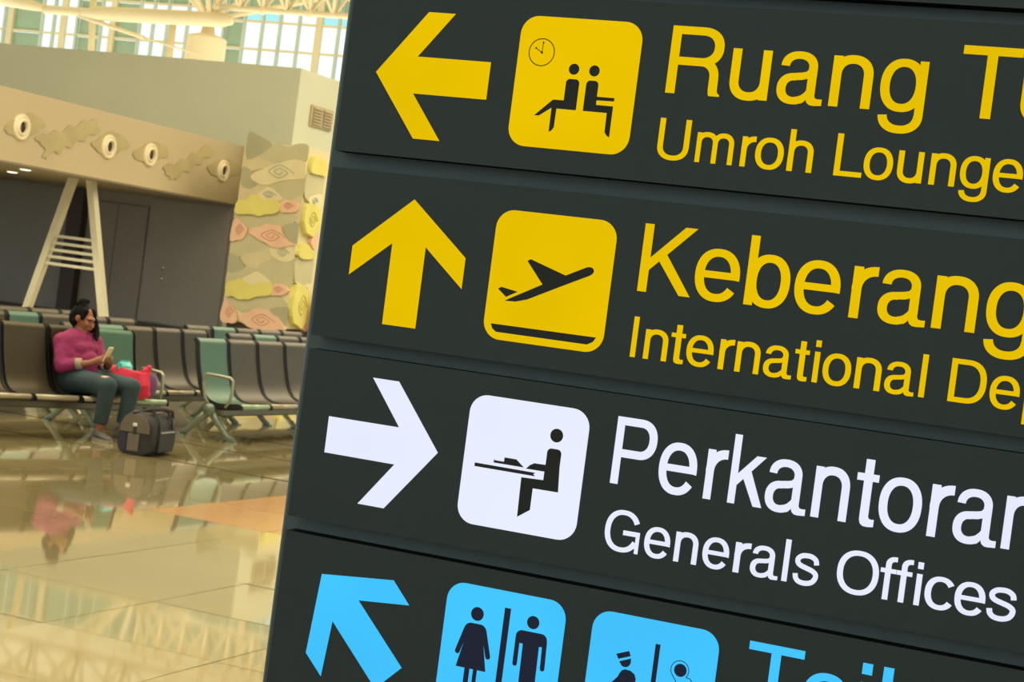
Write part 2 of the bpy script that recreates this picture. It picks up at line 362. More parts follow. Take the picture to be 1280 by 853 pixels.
# ------------------------------------------------------------------ cloud mural pillar
MX, MY = -19.2, 33.5
mp = thing('mural_pillar', 'pillar clad in pastel layered cloud panels at the corner of the block', 'pillar', (MX, MY, 0))
obj('core', MB().box(-.76, .03, .5, .76, 3.4, 4.33), 'm_core', mp)
obj('plinth', MB().box(-.7, .1, 0, .7, 3.35, .5), 'm_base', mp)
front = {  # cloud outlines traced in image pixels, then projected onto the pillar faces
'olive_dark':[[(-.66,4.45),(-.5,4.45),(-.14,4.31),(-.25,4.17),(-.63,3.99)],[(-.7,3.72),(-.55,3.7),(-.38,3.59),(-.33,3.46),(-.5,3.36),(-.69,3.42)],[(.44,2.57),(.61,2.67),(.77,2.67),(.78,2.48),(.78,2.37),(.76,2.3),(.66,2.33)],[(-.78,1.87),(-.62,1.86),(-.48,1.77),(-.4,1.65),(-.61,1.56),(-.76,1.58)],[(.39,.83),(.62,.91),(.77,.91),(.78,.74),(.76,.58),(.67,.62)]],
'olive':[[(-.45,4.12),(-.26,4.24),(-.05,4.28),(.13,4.28),(.32,4.25),(.46,4.32),(.7,4.3),(.77,4.15),(.51,3.99),(.19,3.92),(-.13,4.01)],[(-.01,3.35),(.12,3.53),(.29,3.6),(.74,3.64),(.77,3.3),(.54,3.14),(.23,3.19)],[(-.72,2.74),(-.45,2.83),(-.2,2.82),(.16,2.85),(.59,2.83),(.57,2.74),(.43,2.65),(-.23,2.55),(-.4,2.46)],[(-.75,2.12),(-.5,2.3),(-.2,2.34),(.07,2.18),(-.09,2.06),(-.39,2.0),(-.74,1.85)],[(-.03,1.66),(.13,1.79),(.33,1.86),(.72,1.88),(.75,1.49),(.43,1.42),(.17,1.52)],[(-.76,1.31),(-.73,1.53),(-.4,1.62),(-.09,1.6),(-.25,1.42),(-.42,1.37)],[(-.64,.93),(-.25,1.02),(.35,1.12),(.68,.94),(.33,.82),(-.02,.75)]],
'tan':[[(-.64,3.91),(-.38,4.02),(-.07,4.02),(.3,4.0),(.07,3.87),(-.17,3.82),(-.64,3.7)],[(-.71,3.34),(-.5,3.34),(-.26,3.44),(-.04,3.39),(-.32,3.19),(-.61,3.05)],[(.49,3.11),(.77,3.27),(.77,3.09),(.77,2.77),(.59,2.83),(.31,2.89)],[(-.39,2.0),(.07,2.18),(.5,2.2),(.77,2.0),(.42,1.87),(-.04,1.71),(-.36,1.79)]],
'cream':[[(-.41,3.61),(-.1,3.8),(.19,3.91),(.51,3.99),(.77,3.91),(.77,3.7),(.53,3.64),(.29,3.6),(-.12,3.48)],[(-.31,3.13),(-.18,3.28),(-.01,3.37),(.29,3.19),(.06,3.12)],[(.23,2.13),(.49,2.23),(.77,2.21),(.77,2.0),(.54,1.91),(.3,1.99)],[(-.42,1.36),(-.2,1.51),(-.02,1.57),(.28,1.38),(-.1,1.28)]],
'yellow':[[(-.74,2.9),(-.71,2.99),(-.64,3.04),(-.49,3.08),(-.35,3.19),(-.25,3.17),(-.18,3.1),(-.03,3.08),(.12,3.14),(.31,3.07),(.29,2.97),(.27,2.9),(.04,2.85),(-.2,2.8),(-.42,2.82),(-.57,2.78),(-.71,2.82)],[(-.74,1.23),(-.63,1.31),(-.43,1.39),(-.29,1.34),(-.11,1.3),(.1,1.37),(.34,1.37),(.34,1.17),(.05,1.11),(-.25,1.01),(-.5,1.04),(-.66,1.05)]],
'pink':[[(.27,3.05),(.36,3.14),(.48,3.17),(.63,3.15),(.74,3.09),(.69,2.97),(.39,2.93)],[(-.77,2.52),(-.73,2.62),(-.64,2.63),(-.5,2.55),(-.4,2.46),(-.44,2.34),(-.55,2.25),(-.77,2.23)],[(-.36,2.43),(-.1,2.54),(.13,2.6),(.38,2.57),(.46,2.44),(.63,2.32),(.76,2.28),(.49,2.21),(.32,2.17),(.1,2.24),(-.13,2.31)],[(.29,1.26),(.41,1.36),(.55,1.41),(.75,1.31),(.64,1.21),(.4,1.17)],[(-.77,.52),(-.76,.77),(-.71,.89),(-.49,.77),(-.37,.55),(-.57,.47)],[(-.32,.58),(-.09,.74),(.21,.82),(.56,.69),(.77,.51),(.63,.47),(.4,.38),(.15,.4),(-.07,.45)]]}
side = {
'yellow':[[(.13,4.09),(.39,4.14),(.7,4.07),(.82,3.84),(.48,3.82),(.11,3.84)],[(.06,3.07),(.38,3.12),(.72,3.02),(.75,2.73),(.48,2.54),(.13,2.67)],[(.06,2.21),(.26,2.31),(.69,2.13),(.62,2.04),(.06,2.03)],[(.06,1.28),(.28,1.4),(.69,1.26),(.77,.83),(.5,.6),(.06,.8)]],
'olive':[[(.06,3.71),(.37,3.82),(.77,3.81),(.74,3.48),(.38,3.34),(.1,3.36)],[(.07,1.92),(.46,2.01),(.8,1.89),(.81,1.54),(.43,1.46),(.12,1.6)]],
'pink':[[(.53,2.46),(.75,2.56),(.77,2.24),(.52,2.33)],[(.51,.58),(.79,.67),(.79,.48)]],
'cream':[[(.23,3.27),(.71,3.37),(.7,3.1),(.38,3.15)],[(.09,1.5),(.46,1.44),(.77,1.48),(.77,1.26),(.28,1.43)]]}
depth = {'olive_dark': .032, 'olive': .024, 'tan': .016, 'cream': .03, 'yellow': .085, 'pink': .06}
def spiral(c, rx, rz, turns=2.1, n=40):
    out = []
    for i in range(n+1):
        t = 2*PI*turns*i/n; q = 1/(abs(math.cos(t))+abs(math.sin(t)))**.75; k_ = 1-.85*i/n
        out.append((c[0]+rx*k_*q*math.cos(t), c[1]+rz*k_*q*math.sin(t)))
    return out
k = 0
for face, table in (('f', front), ('s', side)):
    for colr, polys in table.items():
        for poly in polys:
            k += 1
            d = depth[colr]+.0011*k
            if face == 'f': place = lambda u, w, dd: (u, .03-dd, w)
            else: place = lambda u, w, dd: (.76+dd, u, w)
            pl = smooth_poly(poly, 3)
            if colr in ('olive', 'tan', 'olive_dark', 'cream'):
                cu = sum(p[0] for p in pl)/len(pl); cw = sum(p[1] for p in pl)/len(pl)
                pl = [(min(.79, max(-.79, cu+(u-cu)*1.14)) if face == 'f' else min(.95, max(.0, cu+(u-cu)*1.14)), cw+(w-cw)*1.2) for u, w in pl]
            if colr in ('yellow', 'pink', 'olive'):
                L_ = [0]
                for i in range(len(pl)): L_.append(L_[-1]+(Vector(pl[(i+1) % len(pl)])-Vector(pl[i])).length)
                cu = sum(p[0] for p in pl)/len(pl); cw = sum(p[1] for p in pl)/len(pl)
                pl = [(min(.79, max(-.79, cu+(u-cu)*(1+.05*abs(math.sin(L_[i]*11))))), cw+(w-cw)*(1.04+.16*abs(math.sin(L_[i]*11)))) for i, (u, w) in enumerate(pl)]
            pl = [p for i, p in enumerate(pl) if (Vector(p)-Vector(pl[i-1])).length > .012]
            o = obj('cloud_panel', MB().prism(pl, place, 0, d), 'm_'+colr, mp, True)
            us = [p[0] for p in poly]; ws = [p[1] for p in poly]
            if (colr == 'pink' and max(us)-min(us) > .35) or (colr == 'cream' and max(us)-min(us) > .45 and max(ws) != 1.57) or (face == 's' and colr == 'yellow' and max(ws)-min(ws) > .5):
                c = ((max(us)*.5+min(us)*.5), (max(ws)+min(ws))/2); rx = (max(us)-min(us))*.30; rz = (max(ws)-min(ws))*.36
                sp = [Vector(place(u, w, d+.004)) for u, w in spiral(c, rx, rz)]
                obj('spiral_line', MB().tube(sp, .010, 5), {'pink': 's_pink', 'cream': 's_grey', 'yellow': 's_yellow'}[colr], o)
# wavy lower apron of the cladding
wav = [(-.79, .47), (-.6, .45), (-.43, .55), (-.23, .48), (-.04, .41), (.27, .38), (.45, .44), (.62, .49), (.78, .42), (.78, 1.2), (-.79, 1.2)]
obj('apron', MB().prism(wav, lambda u, w, d: (u, .03-d, w), 0, .012), 'm_cream', mp, True)
rb = thing('red_banner', 'narrow red banner standing beside the cloud mural pillar, behind the sign', 'banner', (-18.12, 34.4, 0))
obj('cloth', MB().box(0, -.24, .12, .02, .3, 1.27, .004), 'red', rb)
obj('pole', MB().tube([(.01, .33, .0), (.01, .33, 1.3)], .018), 'alu', rb)
obj('foot', MB().box(-.15, -.2, 0, .17, .34, .03, .008), 'alu', rb)

# ------------------------------------------------------------------ window wall, ceiling, roof steel
YW = 60
win = struct('window_1', MB().box(-66, YW-.1, 0, 40, YW+.1, 1.0), 'mullion')
cols = [-62+.86*i for i in range(18)]+[-47.08, -45.57, -45.0, -44.55, -43.9, -42.78, -42.23, -41.01, -40.39, -39.74, -38.85, -38.03, -37.22, -36.34, -35.55, -34.79, -33.98, -33.13, -32.3]+[-32.3+.85*i for i in range(1, 20)]+[-13.5+2.65*i for i in range(21)]  # uneven middle columns converted from image pixel positions at the wall depth
zs = [6.4, 9.85, 10.9, 11.3, 13.3]
green_spans = [(-47.08, -45.57), (-43.9, -42.78), (-42.23, -41.01), (-37.22, -36.34), (-52, -50), (-57, -55), (-25, -23)]
def is_green(xm, zi): return any(a0 <= xm <= b0 for a0, b0 in green_spans) or zi == 3
for i, x in enumerate(cols):
    big = x in (-33.13, -47.08, -44.55, -42.23) or (x < -48 or x > -32) and i % 4 == 1
    w = .13 if big else .05
    obj('mullion', MB().box(x-w, YW-.16, 1, x+w, YW-.01, 13.3), 'mullion_cream' if big else 'mullion', win)
for z in zs:
    obj('transom', MB().box(-62, YW-.13, z-.045, 39.5, YW-.02, z+.045), 'mullion_cream', win)
pane_cache = {}
def pane(x0, x1, z0, z1, m):
    key = (round(x1-x0, 3), round(z1-z0, 3), m)
    if key not in pane_cache:
        w, h = (x1-x0)/2, (z1-z0)/2
        me = MB().box(-w, -.015, -h, w, .015, h).mesh('pane'); me.materials.append(M[m]); pane_cache[key] = me
    o = bpy.data.objects.new('green_panel' if m == 'green_panel' else 'pane', pane_cache[key]); COL.objects.link(o); o.parent = win
    o.location = ((x0+x1)/2, YW+.02, (z0+z1)/2)
for i in range(len(cols)-1):
    if cols[i] > -16:                                    # wide bays well off to the right
        pane(cols[i]+.05, cols[i+1]-.05, 1.0, 13.2, 'pane'); continue
    for zi in range(len(zs)-1):
        xm = (cols[i]+cols[i+1])/2
        pane(cols[i]+.05, cols[i+1]-.05, zs[zi]+.06, zs[zi+1]-.06, 'green_panel' if is_green(xm, zi) else ('pane_blue' if zi == 2 and xm > -38 and i % 5 < 3 else 'pane'))
    pane(cols[i]+.05, cols[i+1]-.05, 1.0, zs[0]-.06, 'pane')
ceil = struct('ceiling', MB().box(-70, -16, 13.3, 40, 62, 13.6), 'ceiling')
for i in range(30):
    y = 1+i*2.0
    obj('ceiling_slat', MB().box(-66, y-.06, 13.2, 34, y+.06, 13.3), 'truss', ceil)

cc = thing('roof_column', 'fat cream column with a conical cap and fanning roof struts behind the grey block', 'column', (-32.9, 52, 0))
obj('shaft', MB().tube([(0, 0, 0), (0, 0, 9.0)], .66, 28), 'truss', cc); smooth_sharp(cc.children[-1])
obj('cap', MB().tube([(0, 0, 9.0), (0, 0, 9.06), (0, 0, 9.16), (0, 0, 9.5)], [.66, .6, .24, .18], 20), 'truss', cc); smooth_sharp(cc.children[-1])
obj('node', MB().ball((0, 0, 9.62), .27), 'truss', cc)
for t in [(-.6, 2, 12.6), (1.0, 1.2, 12.6), (2.5, 1.5, 12.0), (4.2, 2, 11.2), (-2.5, .5, 12.0), (-4.6, 2, 12.6), (.6, -2.4, 13.1), (-1.6, -2.6, 13.1)]:
    obj('strut', MB().tube([(0, 0, 9.62), (t[0], t[1], t[2])], .085, 10), 'truss', cc)
fb_ = thing('roof_pipe', 'thick cream tapered roof pipe running to the column head', 'pipe', (0, 50, 0))  # roof steel placed by unprojecting image pixels onto assumed depth planes
obj('pipe', MB().tube([(-36.5, 0, 9.25), (-35.8, 0, 9.27), (-31.2, 0, 9.35), (-30.8, 0, 9.35)], [.14, .24, .24, .14], 16), 'truss', fb_)
obj('pipe_end', MB().tube([(-38.0, 0, 9.25), (-36.4, 0, 9.26)], .13, 12), 'truss', fb_)
obj('tie_rod', MB().tube([(-42, 0, 9.62), (-37.9, 0, 9.25)], .04, 8), 'mullion', fb_)
p2 = thing('roof_pipe', 'cream roof pipe ending in a cone at the top left corner', 'pipe', (0, 50, 0))
obj('pipe', MB().tube([(-45, 0, 9.95), (-40.4, 0, 9.6), (-38.9, 0, 9.42), (-38.0, 0, 9.3)], [.26, .26, .2, .12], 14), 'truss', p2)
p3 = thing('brace_rod', 'thin cream slanting brace below the thick roof pipe', 'brace', (0, 50, 0))
obj('rod', MB().tube([(-36.6, 0, 9.14), (-34.0, 0, 8.59)], .07, 10), 'truss', p3)
obj('rod_end', MB().tube([(-34.0, 0, 8.59), (-31.9, 0, 8.2)], .03, 8), 'truss', p3)
for (x0, z0, x1, z1), lb in zip([(-37.0, 11.5, -36.5, 6.2), (-33.62, 9.35, -33.6, 6.2)], ('cream vertical steel post left of the roof pipe cone', 'cream vertical steel post under the middle of the thick roof pipe')):
    o = thing('steel_post', lb, 'post', (x1, 51, 0), 0, 'cream posts above the block')
    obj('shaft', MB().tube([(0, 0, 0), (0, 0, z1), (x0-x1, 0, z0)], .11, 10), 'truss', o)
    obj('base_plate', MB().box(-.2, -.2, 0, .2, .2, .04), 'truss', o)
def truss(name, label, y, x0, x1, zb, zt, step, r, arch=0):
    t = thing(name, label, 'truss', (0, y, 0), 0, 'roof trusses')
    f = lambda x, z: z+arch*(1-((x-(x0+x1)/2)/((x1-x0)/2))**2)
    n = int((x1-x0)/step)
    xs = [x0+(x1-x0)*i/n for i in range(n+1)]
    obj('chord', MB().tube([(x, 0, f(x, zb)) for x in xs], r, 8), 'truss', t)
    obj('chord', MB().tube([(x, .9, f(x, zt)) for x in xs], r, 8), 'truss', t)
    obj('chord', MB().tube([(x, -.9, f(x, zt)) for x in xs], r, 8), 'truss', t)
    for i in range(n):
        xm = (xs[i]+xs[i+1])/2
        for s in (-.9, .9):
            obj('diagonal', MB().tube([(xs[i], 0, f(xs[i], zb)), (xm, s, f(xm, zt))], r*.62, 6), 'truss', t)
            obj('diagonal', MB().tube([(xm, s, f(xm, zt)), (xs[i+1], 0, f(xs[i+1], zb))], r*.62, 6), 'truss', t)
    for x in xs[::2]: obj('node', MB().ball((x, 0, f(x, zb)), r*1.7, 8, 6), 'truss', t)
    return t
truss('roof_truss', 'zigzag cream roof truss at the top edge right of the column', 50, -31.4, -8, 9.75, 11.1, .82, .09)
truss('roof_truss', 'cream roof truss high above the left of the block', 47, -52, -16, 10.9, 12.2, 1.7, .12)
truss('roof_truss', 'arched cream roof truss nearest the camera under the ceiling', 40, -44, -6, 10.4, 11.9, 2.0, .13, 1.0)

# ------------------------------------------------------------------ wayfinding sign
YS, D = 2.62, .034        # panel faces, depth of the strips behind them
sign = thing('directory_sign', 'tall dark backlit airport directory sign with arrows, pictograms and bilingual lettering', 'sign', (-.5, YS, 0))
OX = -.5
def sp(x, z, d): return (x/1000-OX, d, z/1000)           # millimetres on the sign face; d metres in front(-)/behind(+)
fr = MB().box(-1.421-OX, D, 0.04, .75-OX, .24, 2.56, .006)
obj('frame', fr, 'strip', sign)
obj('base_plate', MB().box(-1.5-OX, -.1, 0, .83-OX, .34, .04, .008), 'strip', sign)
rows = [(2491, 2218), (2195, 1923), (1896, 1621), (1599, 1324.5), (1300, 1025), (1001, 727), (702, 428), (403, 129)]
panels = []
for zt, zb in rows:
    p = obj('sign_panel', MB().box(-1.3925-OX, 0, zb/1000, .72-OX, D+.002, zt/1000), 'panel', sign)
    p.data.materials.append(M['black'])
    for f in p.data.polygons:
        if abs(f.normal.y) < .5: f.material_index = 1
    panels.append(p)
FACE = -.0006; FACE2 = -.0012
def flat(name, polys, m, parent, d=FACE):
    mb = MB()
    for P_ in polys:
        n = len(P_); a = sum(P_[i][0]*P_[(i+1) % n][1]-P_[(i+1) % n][0]*P_[i][1] for i in range(n))
        if a < 0: P_ = P_[::-1]
        mb.add([sp(x, z, d-(.00002*len(mb.f) if name == 'pictogram' else 0)) for x, z in P_], [tuple(range(n))])
    me = mb.mesh(name); b = bmesh.new(); b.from_mesh(me)
    bmesh.ops.triangulate(b, faces=[f for f in b.faces if len(f.verts) > 4]); b.to_mesh(me); b.free()
    return obj(name, me, m, parent)
# ---- letter shapes: straight bars, polygons and rounded rings in a 1000-unit em (cap height 718)
S_, H_ = 97, 82
def bar(x0, y0, x1, y1): return [[(x0, y0), (x1, y0), (x1, y1), (x0, y1)]]
def sup(t, n=2.25):
    c, s = math.cos(t), math.sin(t)
    return math.copysign(abs(c)**(2/n), c), math.copysign(abs(s)**(2/n), s)
def ring(cx, cy, rx, ry, tx=S_, ty=H_, a0=0, a1=360, n=2.25, seg=None):
    seg = seg or max(6, int(abs(a1-a0)/6)); out = []
    for i in range(seg):
        q = []
        for t in (a0+(a1-a0)*i/seg, a0+(a1-a0)*(i+1)/seg):
            c, s = sup(R(t), n)
            q.append(((cx+rx*c, cy+ry*s), (cx+(rx-tx)*c, cy+(ry-ty)*s)))
        out.append([q[0][0], q[1][0], q[1][1], q[0][1]])
    return out
def stroke(pts, w, sub=6):
    pp = []
    n = len(pts)
    for i in range(n-1):
        a, b, c, d = (Vector(pts[max(0, min(n-1, i+k))]) for k in (-1, 0, 1, 2))
        for k in range(sub):
            t = k/sub; pp.append(.5*((2*b)+(c-a)*t+(2*a-5*b+4*c-d)*t*t+(3*b-a-3*c+d)*t**3))
    pp.append(Vector(pts[-1])); L, Q = [], []
    for i, p in enumerate(pp):
        t = (pp[min(i+1, len(pp)-1)]-pp[max(i-1, 0)]).normalized(); nn = Vector((-t.y, t.x))
        L.append(tuple(p+nn*w/2)); Q.append(tuple(p-nn*w/2))
    return [[L[i], L[i+1], Q[i+1], Q[i]] for i in range(len(L)-1)]
def arch(x_r, top=538, base=0): return bar(x_r-S_, base, x_r, 340)
def g_n(): return bar(65, 0, 65+S_, 523)+ring(278, 330, 213, 208, S_, 88, 0, 180)+bar(491-S_, 0, 491, 332)
GL = {
 'o': lambda: ring(278, 262, 243, 276, S_+2, H_),
 'n': g_n,
 'h': lambda: bar(65, 0, 65+S_, 718)+ring(278, 330, 213, 208, S_, 88, 0, 180)+bar(491-S_, 0, 491, 332),
 'u': lambda: [[(556-x, 523-y) for x, y in p] for p in g_n()],
 'm': lambda: bar(65, 0, 65+S_-6, 523)+ring(263.5, 345, 200.5, 193, S_-4, 86, 0, 180)+bar(464-S_+4, 0, 464, 350)+ring(570, 345, 199, 193, S_-4, 86, 0, 180)+bar(769-S_+4, 0, 769, 350),
 'r': lambda: bar(77, 0, 77+S_, 523)+ring(328, 290, 255, 246, S_+4, 96, 90, 180),
 'a': lambda: ring(250, 375, 194, 163, S_-6, H_-4, 0, 178)+bar(444-S_+4, 80, 444, 380)+ring(214, 148, 178, 162, S_-2, H_-6, 84, 300)
      + [[(258, 67), (300, 86), (332, 114), (356, 146), (356, 40), (338, 20), (312, 0)], [(205, 236), (205, 311), (285, 321), (330, 332), (352, 356), (352, 262), (300, 246)], [(351, 120), (356, 50), (372, 12), (402, -8), (440, -13), (528, -7), (528, 60), (490, 57), (458, 62), (444, 84), (444, 120)]],
 'e': lambda: ring(278, 262, 238, 276, S_, H_, -6.5, 326)+bar(110, 228, 512, 228+74),
 'g': lambda: ring(263, 268, 223, 270, S_-4, H_, 0, 360)+bar(499-88, -30, 499, 523)+ring(275, -28, 224, 192, S_-6, H_-2, 184, 360),
 'b': lambda: bar(58, 0, 58+S_-4, 718)+ring(294, 262, 223, 276, S_, H_),
 'p': lambda: bar(58, -207, 58+S_-4, 523)+ring(294, 262, 223, 276, S_, H_),
 't': lambda: bar(92, 90, 92+S_, 669)+bar(14, 448, 257, 523)+[[(92, 95), (94, 50), (108, 12), (140, -8), (190, -12), (257, -4), (257, 70), (222, 67), (198, 74), (189, 95)]],
 'i': lambda: bar(67, 0, 67+S_-4, 523)+bar(67, 604, 67+S_-4, 718),
 'l': lambda: bar(67, 0, 67+S_-4, 718),
 'k': lambda: bar(67, 0, 67+S_-4, 718)+[[(155, 190), (155, 312), (376, 523), (496, 523)], [(250, 330), (320, 370), (508, 0), (396, 0), (236, 270)]],
 's': lambda: stroke([(416, 362), (396, 440), (325, 488), (245, 497), (155, 480), (96, 425), (100, 360), (150, 318), (245, 288), (350, 255), (416, 205), (415, 130), (360, 58), (255, 27), (150, 42), (92, 95), (76, 170)], 86),
 'c': lambda: ring(262, 262, 232, 276, S_, H_, 34, 326),
 'f': lambda: bar(86, 0, 86+S_-6, 600)+bar(14, 448, 262, 523)+ring(238, 588, 152, 140, S_-6, H_-2, 88, 180)+bar(236, 648, 262, 728),
 'T': lambda: bar(14, 718-88, 597, 718)+bar(305-S_/2-3, 0, 305+S_/2+3, 640),
 'R': lambda: bar(80, 0, 80+S_+6, 718)+bar(80, 718-86, 430, 718)+bar(80, 306, 440, 392)+ring(425, 512, 238, 206, S_+6, 86, -92, 92)+ring(440, 190, 198, 202, S_, 86, -2, 92)
      + [[(541, 195), (541, 70), (546, 25), (556, 0), (672, 0), (672, 18), (650, 32), (640, 60), (638, 195)]],
 'U': lambda: bar(79, 225, 79+S_+3, 718)+bar(644-S_-3, 225, 644, 718)+ring(361.5, 232, 282.5, 246, S_+3, H_+4, 180, 360),
 'L': lambda: bar(76, 0, 76+S_+3, 718)+bar(76, 0, 537, 86),
 'K': lambda: bar(76, 0, 76+S_+4, 718)+[[(172, 228), (172, 360), (528, 718), (662, 718)], [(268, 352), (350, 424), (663, 0), (540, 0)]],
 'I': lambda: bar(91, 0, 91+S_+3, 718),
 'D': lambda: bar(81, 0, 81+S_+3, 718)+bar(81, 718-86, 350, 718)+bar(81, 0, 350, 86)+ring(345, 359, 329, 359, S_+4, 86, -92, 92, 2.4),
 'P': lambda: bar(86, 0, 86+S_+4, 718)+bar(86, 718-86, 410, 718)+bar(86, 290, 410, 376)+ring(402, 504, 220, 214, S_+4, 86, -92, 92),
 'G': lambda: ring(376, 359, 330, 373, S_+4, H_+4, 26, 332)+bar(390, 294, 704, 380)+bar(632, 0, 704, 330)+[[(632, 90), (560, 40), (600, 120), (632, 190)]],
 'O': lambda: ring(389, 359, 350, 373, S_+4, H_+4),
}
def text(parent, m, base, cap, letters):
    sc_ = cap/718
    for ch, xl, xr in letters:
        polys = []
        g = GL[ch](); x0 = min(p[0] for q in g for p in q); x1 = max(p[0] for q in g for p in q)
        kx_ = (xr-xl)/(x1-x0)
        for q in g: polys.append([(xl+(x-x0)*kx_, base+y*sc_) for x, y in q])
        flat('letter', polys, m, parent)
text(panels[1], 'yellow', 2059.5, 102, [('R', -848.5, -764), ('u', -751, -691), ('a', -678.5, -609), ('n', -599, -538.5), ('g', -526.8, -461), ('T', -415.5, -332.5), ('u', -328, -268)])
text(panels[1], 'yellow', 1959.8, 61.6, [('U', -849.5, -800), ('m', -789, -731), ('r', -719.5, -698), ('o', -697.5, -654.5), ('h', -648, -610.5), ('L', -578, -537), ('o', -535.6, -493.5), ('u', -486.8, -450.5), ('n', -440.5, -404), ('g', -398, -358), ('e', -352.3, -311.3)])
text(panels[2], 'yellow', 1757.5, 103, [('K', -851.3, -768), ('e', -764.3, -695.7), ('b', -685.5, -619.5), ('e', -612.3, -545), ('r', -529, -492.5), ('a', -488.3, -418.5), ('n', -409.5, -348.5), ('g', -336.3, -270)])
text(panels[2], 'yellow', 1657.3, 61.6, [('I', -849.3, -841), ('n', -828.6, -791.6), ('t', -788, -765.5), ('e', -762, -720.2), ('r', -711.7, -689.3), ('n', -685.7, -649), ('a', -643, -599.7), ('t', -598, -576.6), ('i', -569, -561), ('o', -555, -513.5), ('n', -507.2, -469.8), ('a', -464, -421), ('l', -414.2, -406), ('D', -373, -322), ('e', -316.4, -275.5), ('p', -268.3, -228)])
text(panels[3], 'white', 1463.4, 102.4, [('P', -854.2, -788), ('e', -780.6, -721.5), ('r', -708.2, -676.6), ('k', -670, -617.5), ('a', -614.8, -552.5), ('n', -544.4, -492.3), ('t', -484, -452.4), ('o', -448.6, -387.8), ('r', -377.2, -344.8), ('a', -342, -280.2), ('n', -273.2, -221)])
text(panels[3], 'white', 1363.4, 61.6, [('G', -852, -796), ('e', -788, -747.5), ('n', -740, -704), ('e', -696.6, -656), ('r', -648.3, -624.2), ('a', -622.7, -580), ('l', -574.2, -566), ('s', -558.5, -521), ('O', -495, -434.8), ('f', -433.2, -410.8), ('f', -410.4, -388), ('i', -381.6, -373.6), ('c', -368, -328.2), ('e', -326, -283.5), ('s', -280.8, -241)])
text(panels[4], 'blue', 1166.5, 102, [('T', -607.5, -524.5), ('o', -522, -453.5), ('i', -440, -425.3), ('l', -409.7, -395)])
# ---- arrows
flat('arrow', [[(-1336.2, 2054.8), (-1256, 2156.2), (-1209, 2156.2), (-1265.8, 2084.4), (-1265.8, 2025.2), (-1209.2, 1953.8), (-1256, 1953.8)], [(-1265.8, 2084.4), (-1138.4, 2084.4), (-1138.4, 2025.4), (-1265.8, 2025.2)]], 'yellow', panels[1])
flat('arrow', [[(-1239, 1857.8), (-1138.4, 1775), (-1138.4, 1725.8), (-1209, 1784.2), (-1268.2, 1784.4), (-1338.2, 1726), (-1338.2, 1773)], [(-1209, 1784.2), (-1209, 1654.2), (-1268, 1654.2), (-1268.2, 1784.4)]], 'yellow', panels[2])
flat('arrow', [[(-1142.5, 1465.3), (-1223.5, 1363.4), (-1270.5, 1363.4), (-1214.8, 1435.4), (-1214.8, 1495), (-1271.5, 1567.2), (-1225, 1567.2)], [(-1214.8, 1435.4), (-1341, 1435.8), (-1341, 1494.8), (-1214.8, 1495)]], 'white', panels[3])
flat('arrow', [[(-1317.5, 1240.9), (-1189.8, 1253.4), (-1157.3, 1218.8), (-1246.5, 1210.7), (-1287.6, 1169.1), (-1295.9, 1077.6), (-1328.1, 1110.1)], [(-1246.5, 1210.7), (-1156.5, 1119), (-1198, 1077.5), (-1287.6, 1169.1)]], 'blue', panels[4])
# ---- pictogram tiles
def rrect(x0, z0, x1, z1, r, n=8):
    out = []
    for cx, cz, a in ((x1-r, z1-r, 0), (x0+r, z1-r, 90), (x0+r, z0+r, 180), (x1-r, z0+r, 270)):
        out += [(cx+r*math.cos(R(a+90*i/n)), cz+r*math.sin(R(a+90*i/n))) for i in range(n+1)]
    return out
def disc(cx, cz, r, n=24): return [(cx+r*math.cos(2*PI*i/n), cz+r*math.sin(2*PI*i/n)) for i in range(n)]
tiles = [(panels[1], 'yellow', -1094.6, 1958.7), (panels[2], 'yellow', -1093.8, 1655), (panels[3], 'white', -1097.6, 1363.8), (panels[4], 'blue', -1095, 1068), (panels[4], 'blue', -851.6, 1068)]
for p, m, x, z in tiles: flat('pictogram_tile', [rrect(x, z, x+199.8, z+203.2, 29)], m, p)
def arcband(cx, cz, r0, r1, a0, a1, n=40):
    return [[(cx+r*math.cos(R(t)), cz+r*math.sin(R(t))) for r, t in ((r0, a0+(a1-a0)*i/n), (r1, a0+(a1-a0)*i/n), (r1, a0+(a1-a0)*(i+1)/n), (r0, a0+(a1-a0)*(i+1)/n))] for i in range(n)]
def line(x0, z0, x1, z1, w):
    t = Vector((x1-x0, z1-z0)).normalized(); n = Vector((-t.y, t.x))*w/2
    return [(x0+n.x, z0+n.y), (x0-n.x, z0-n.y), (x1-n.x, z1-n.y), (x1+n.x, z1+n.y)]
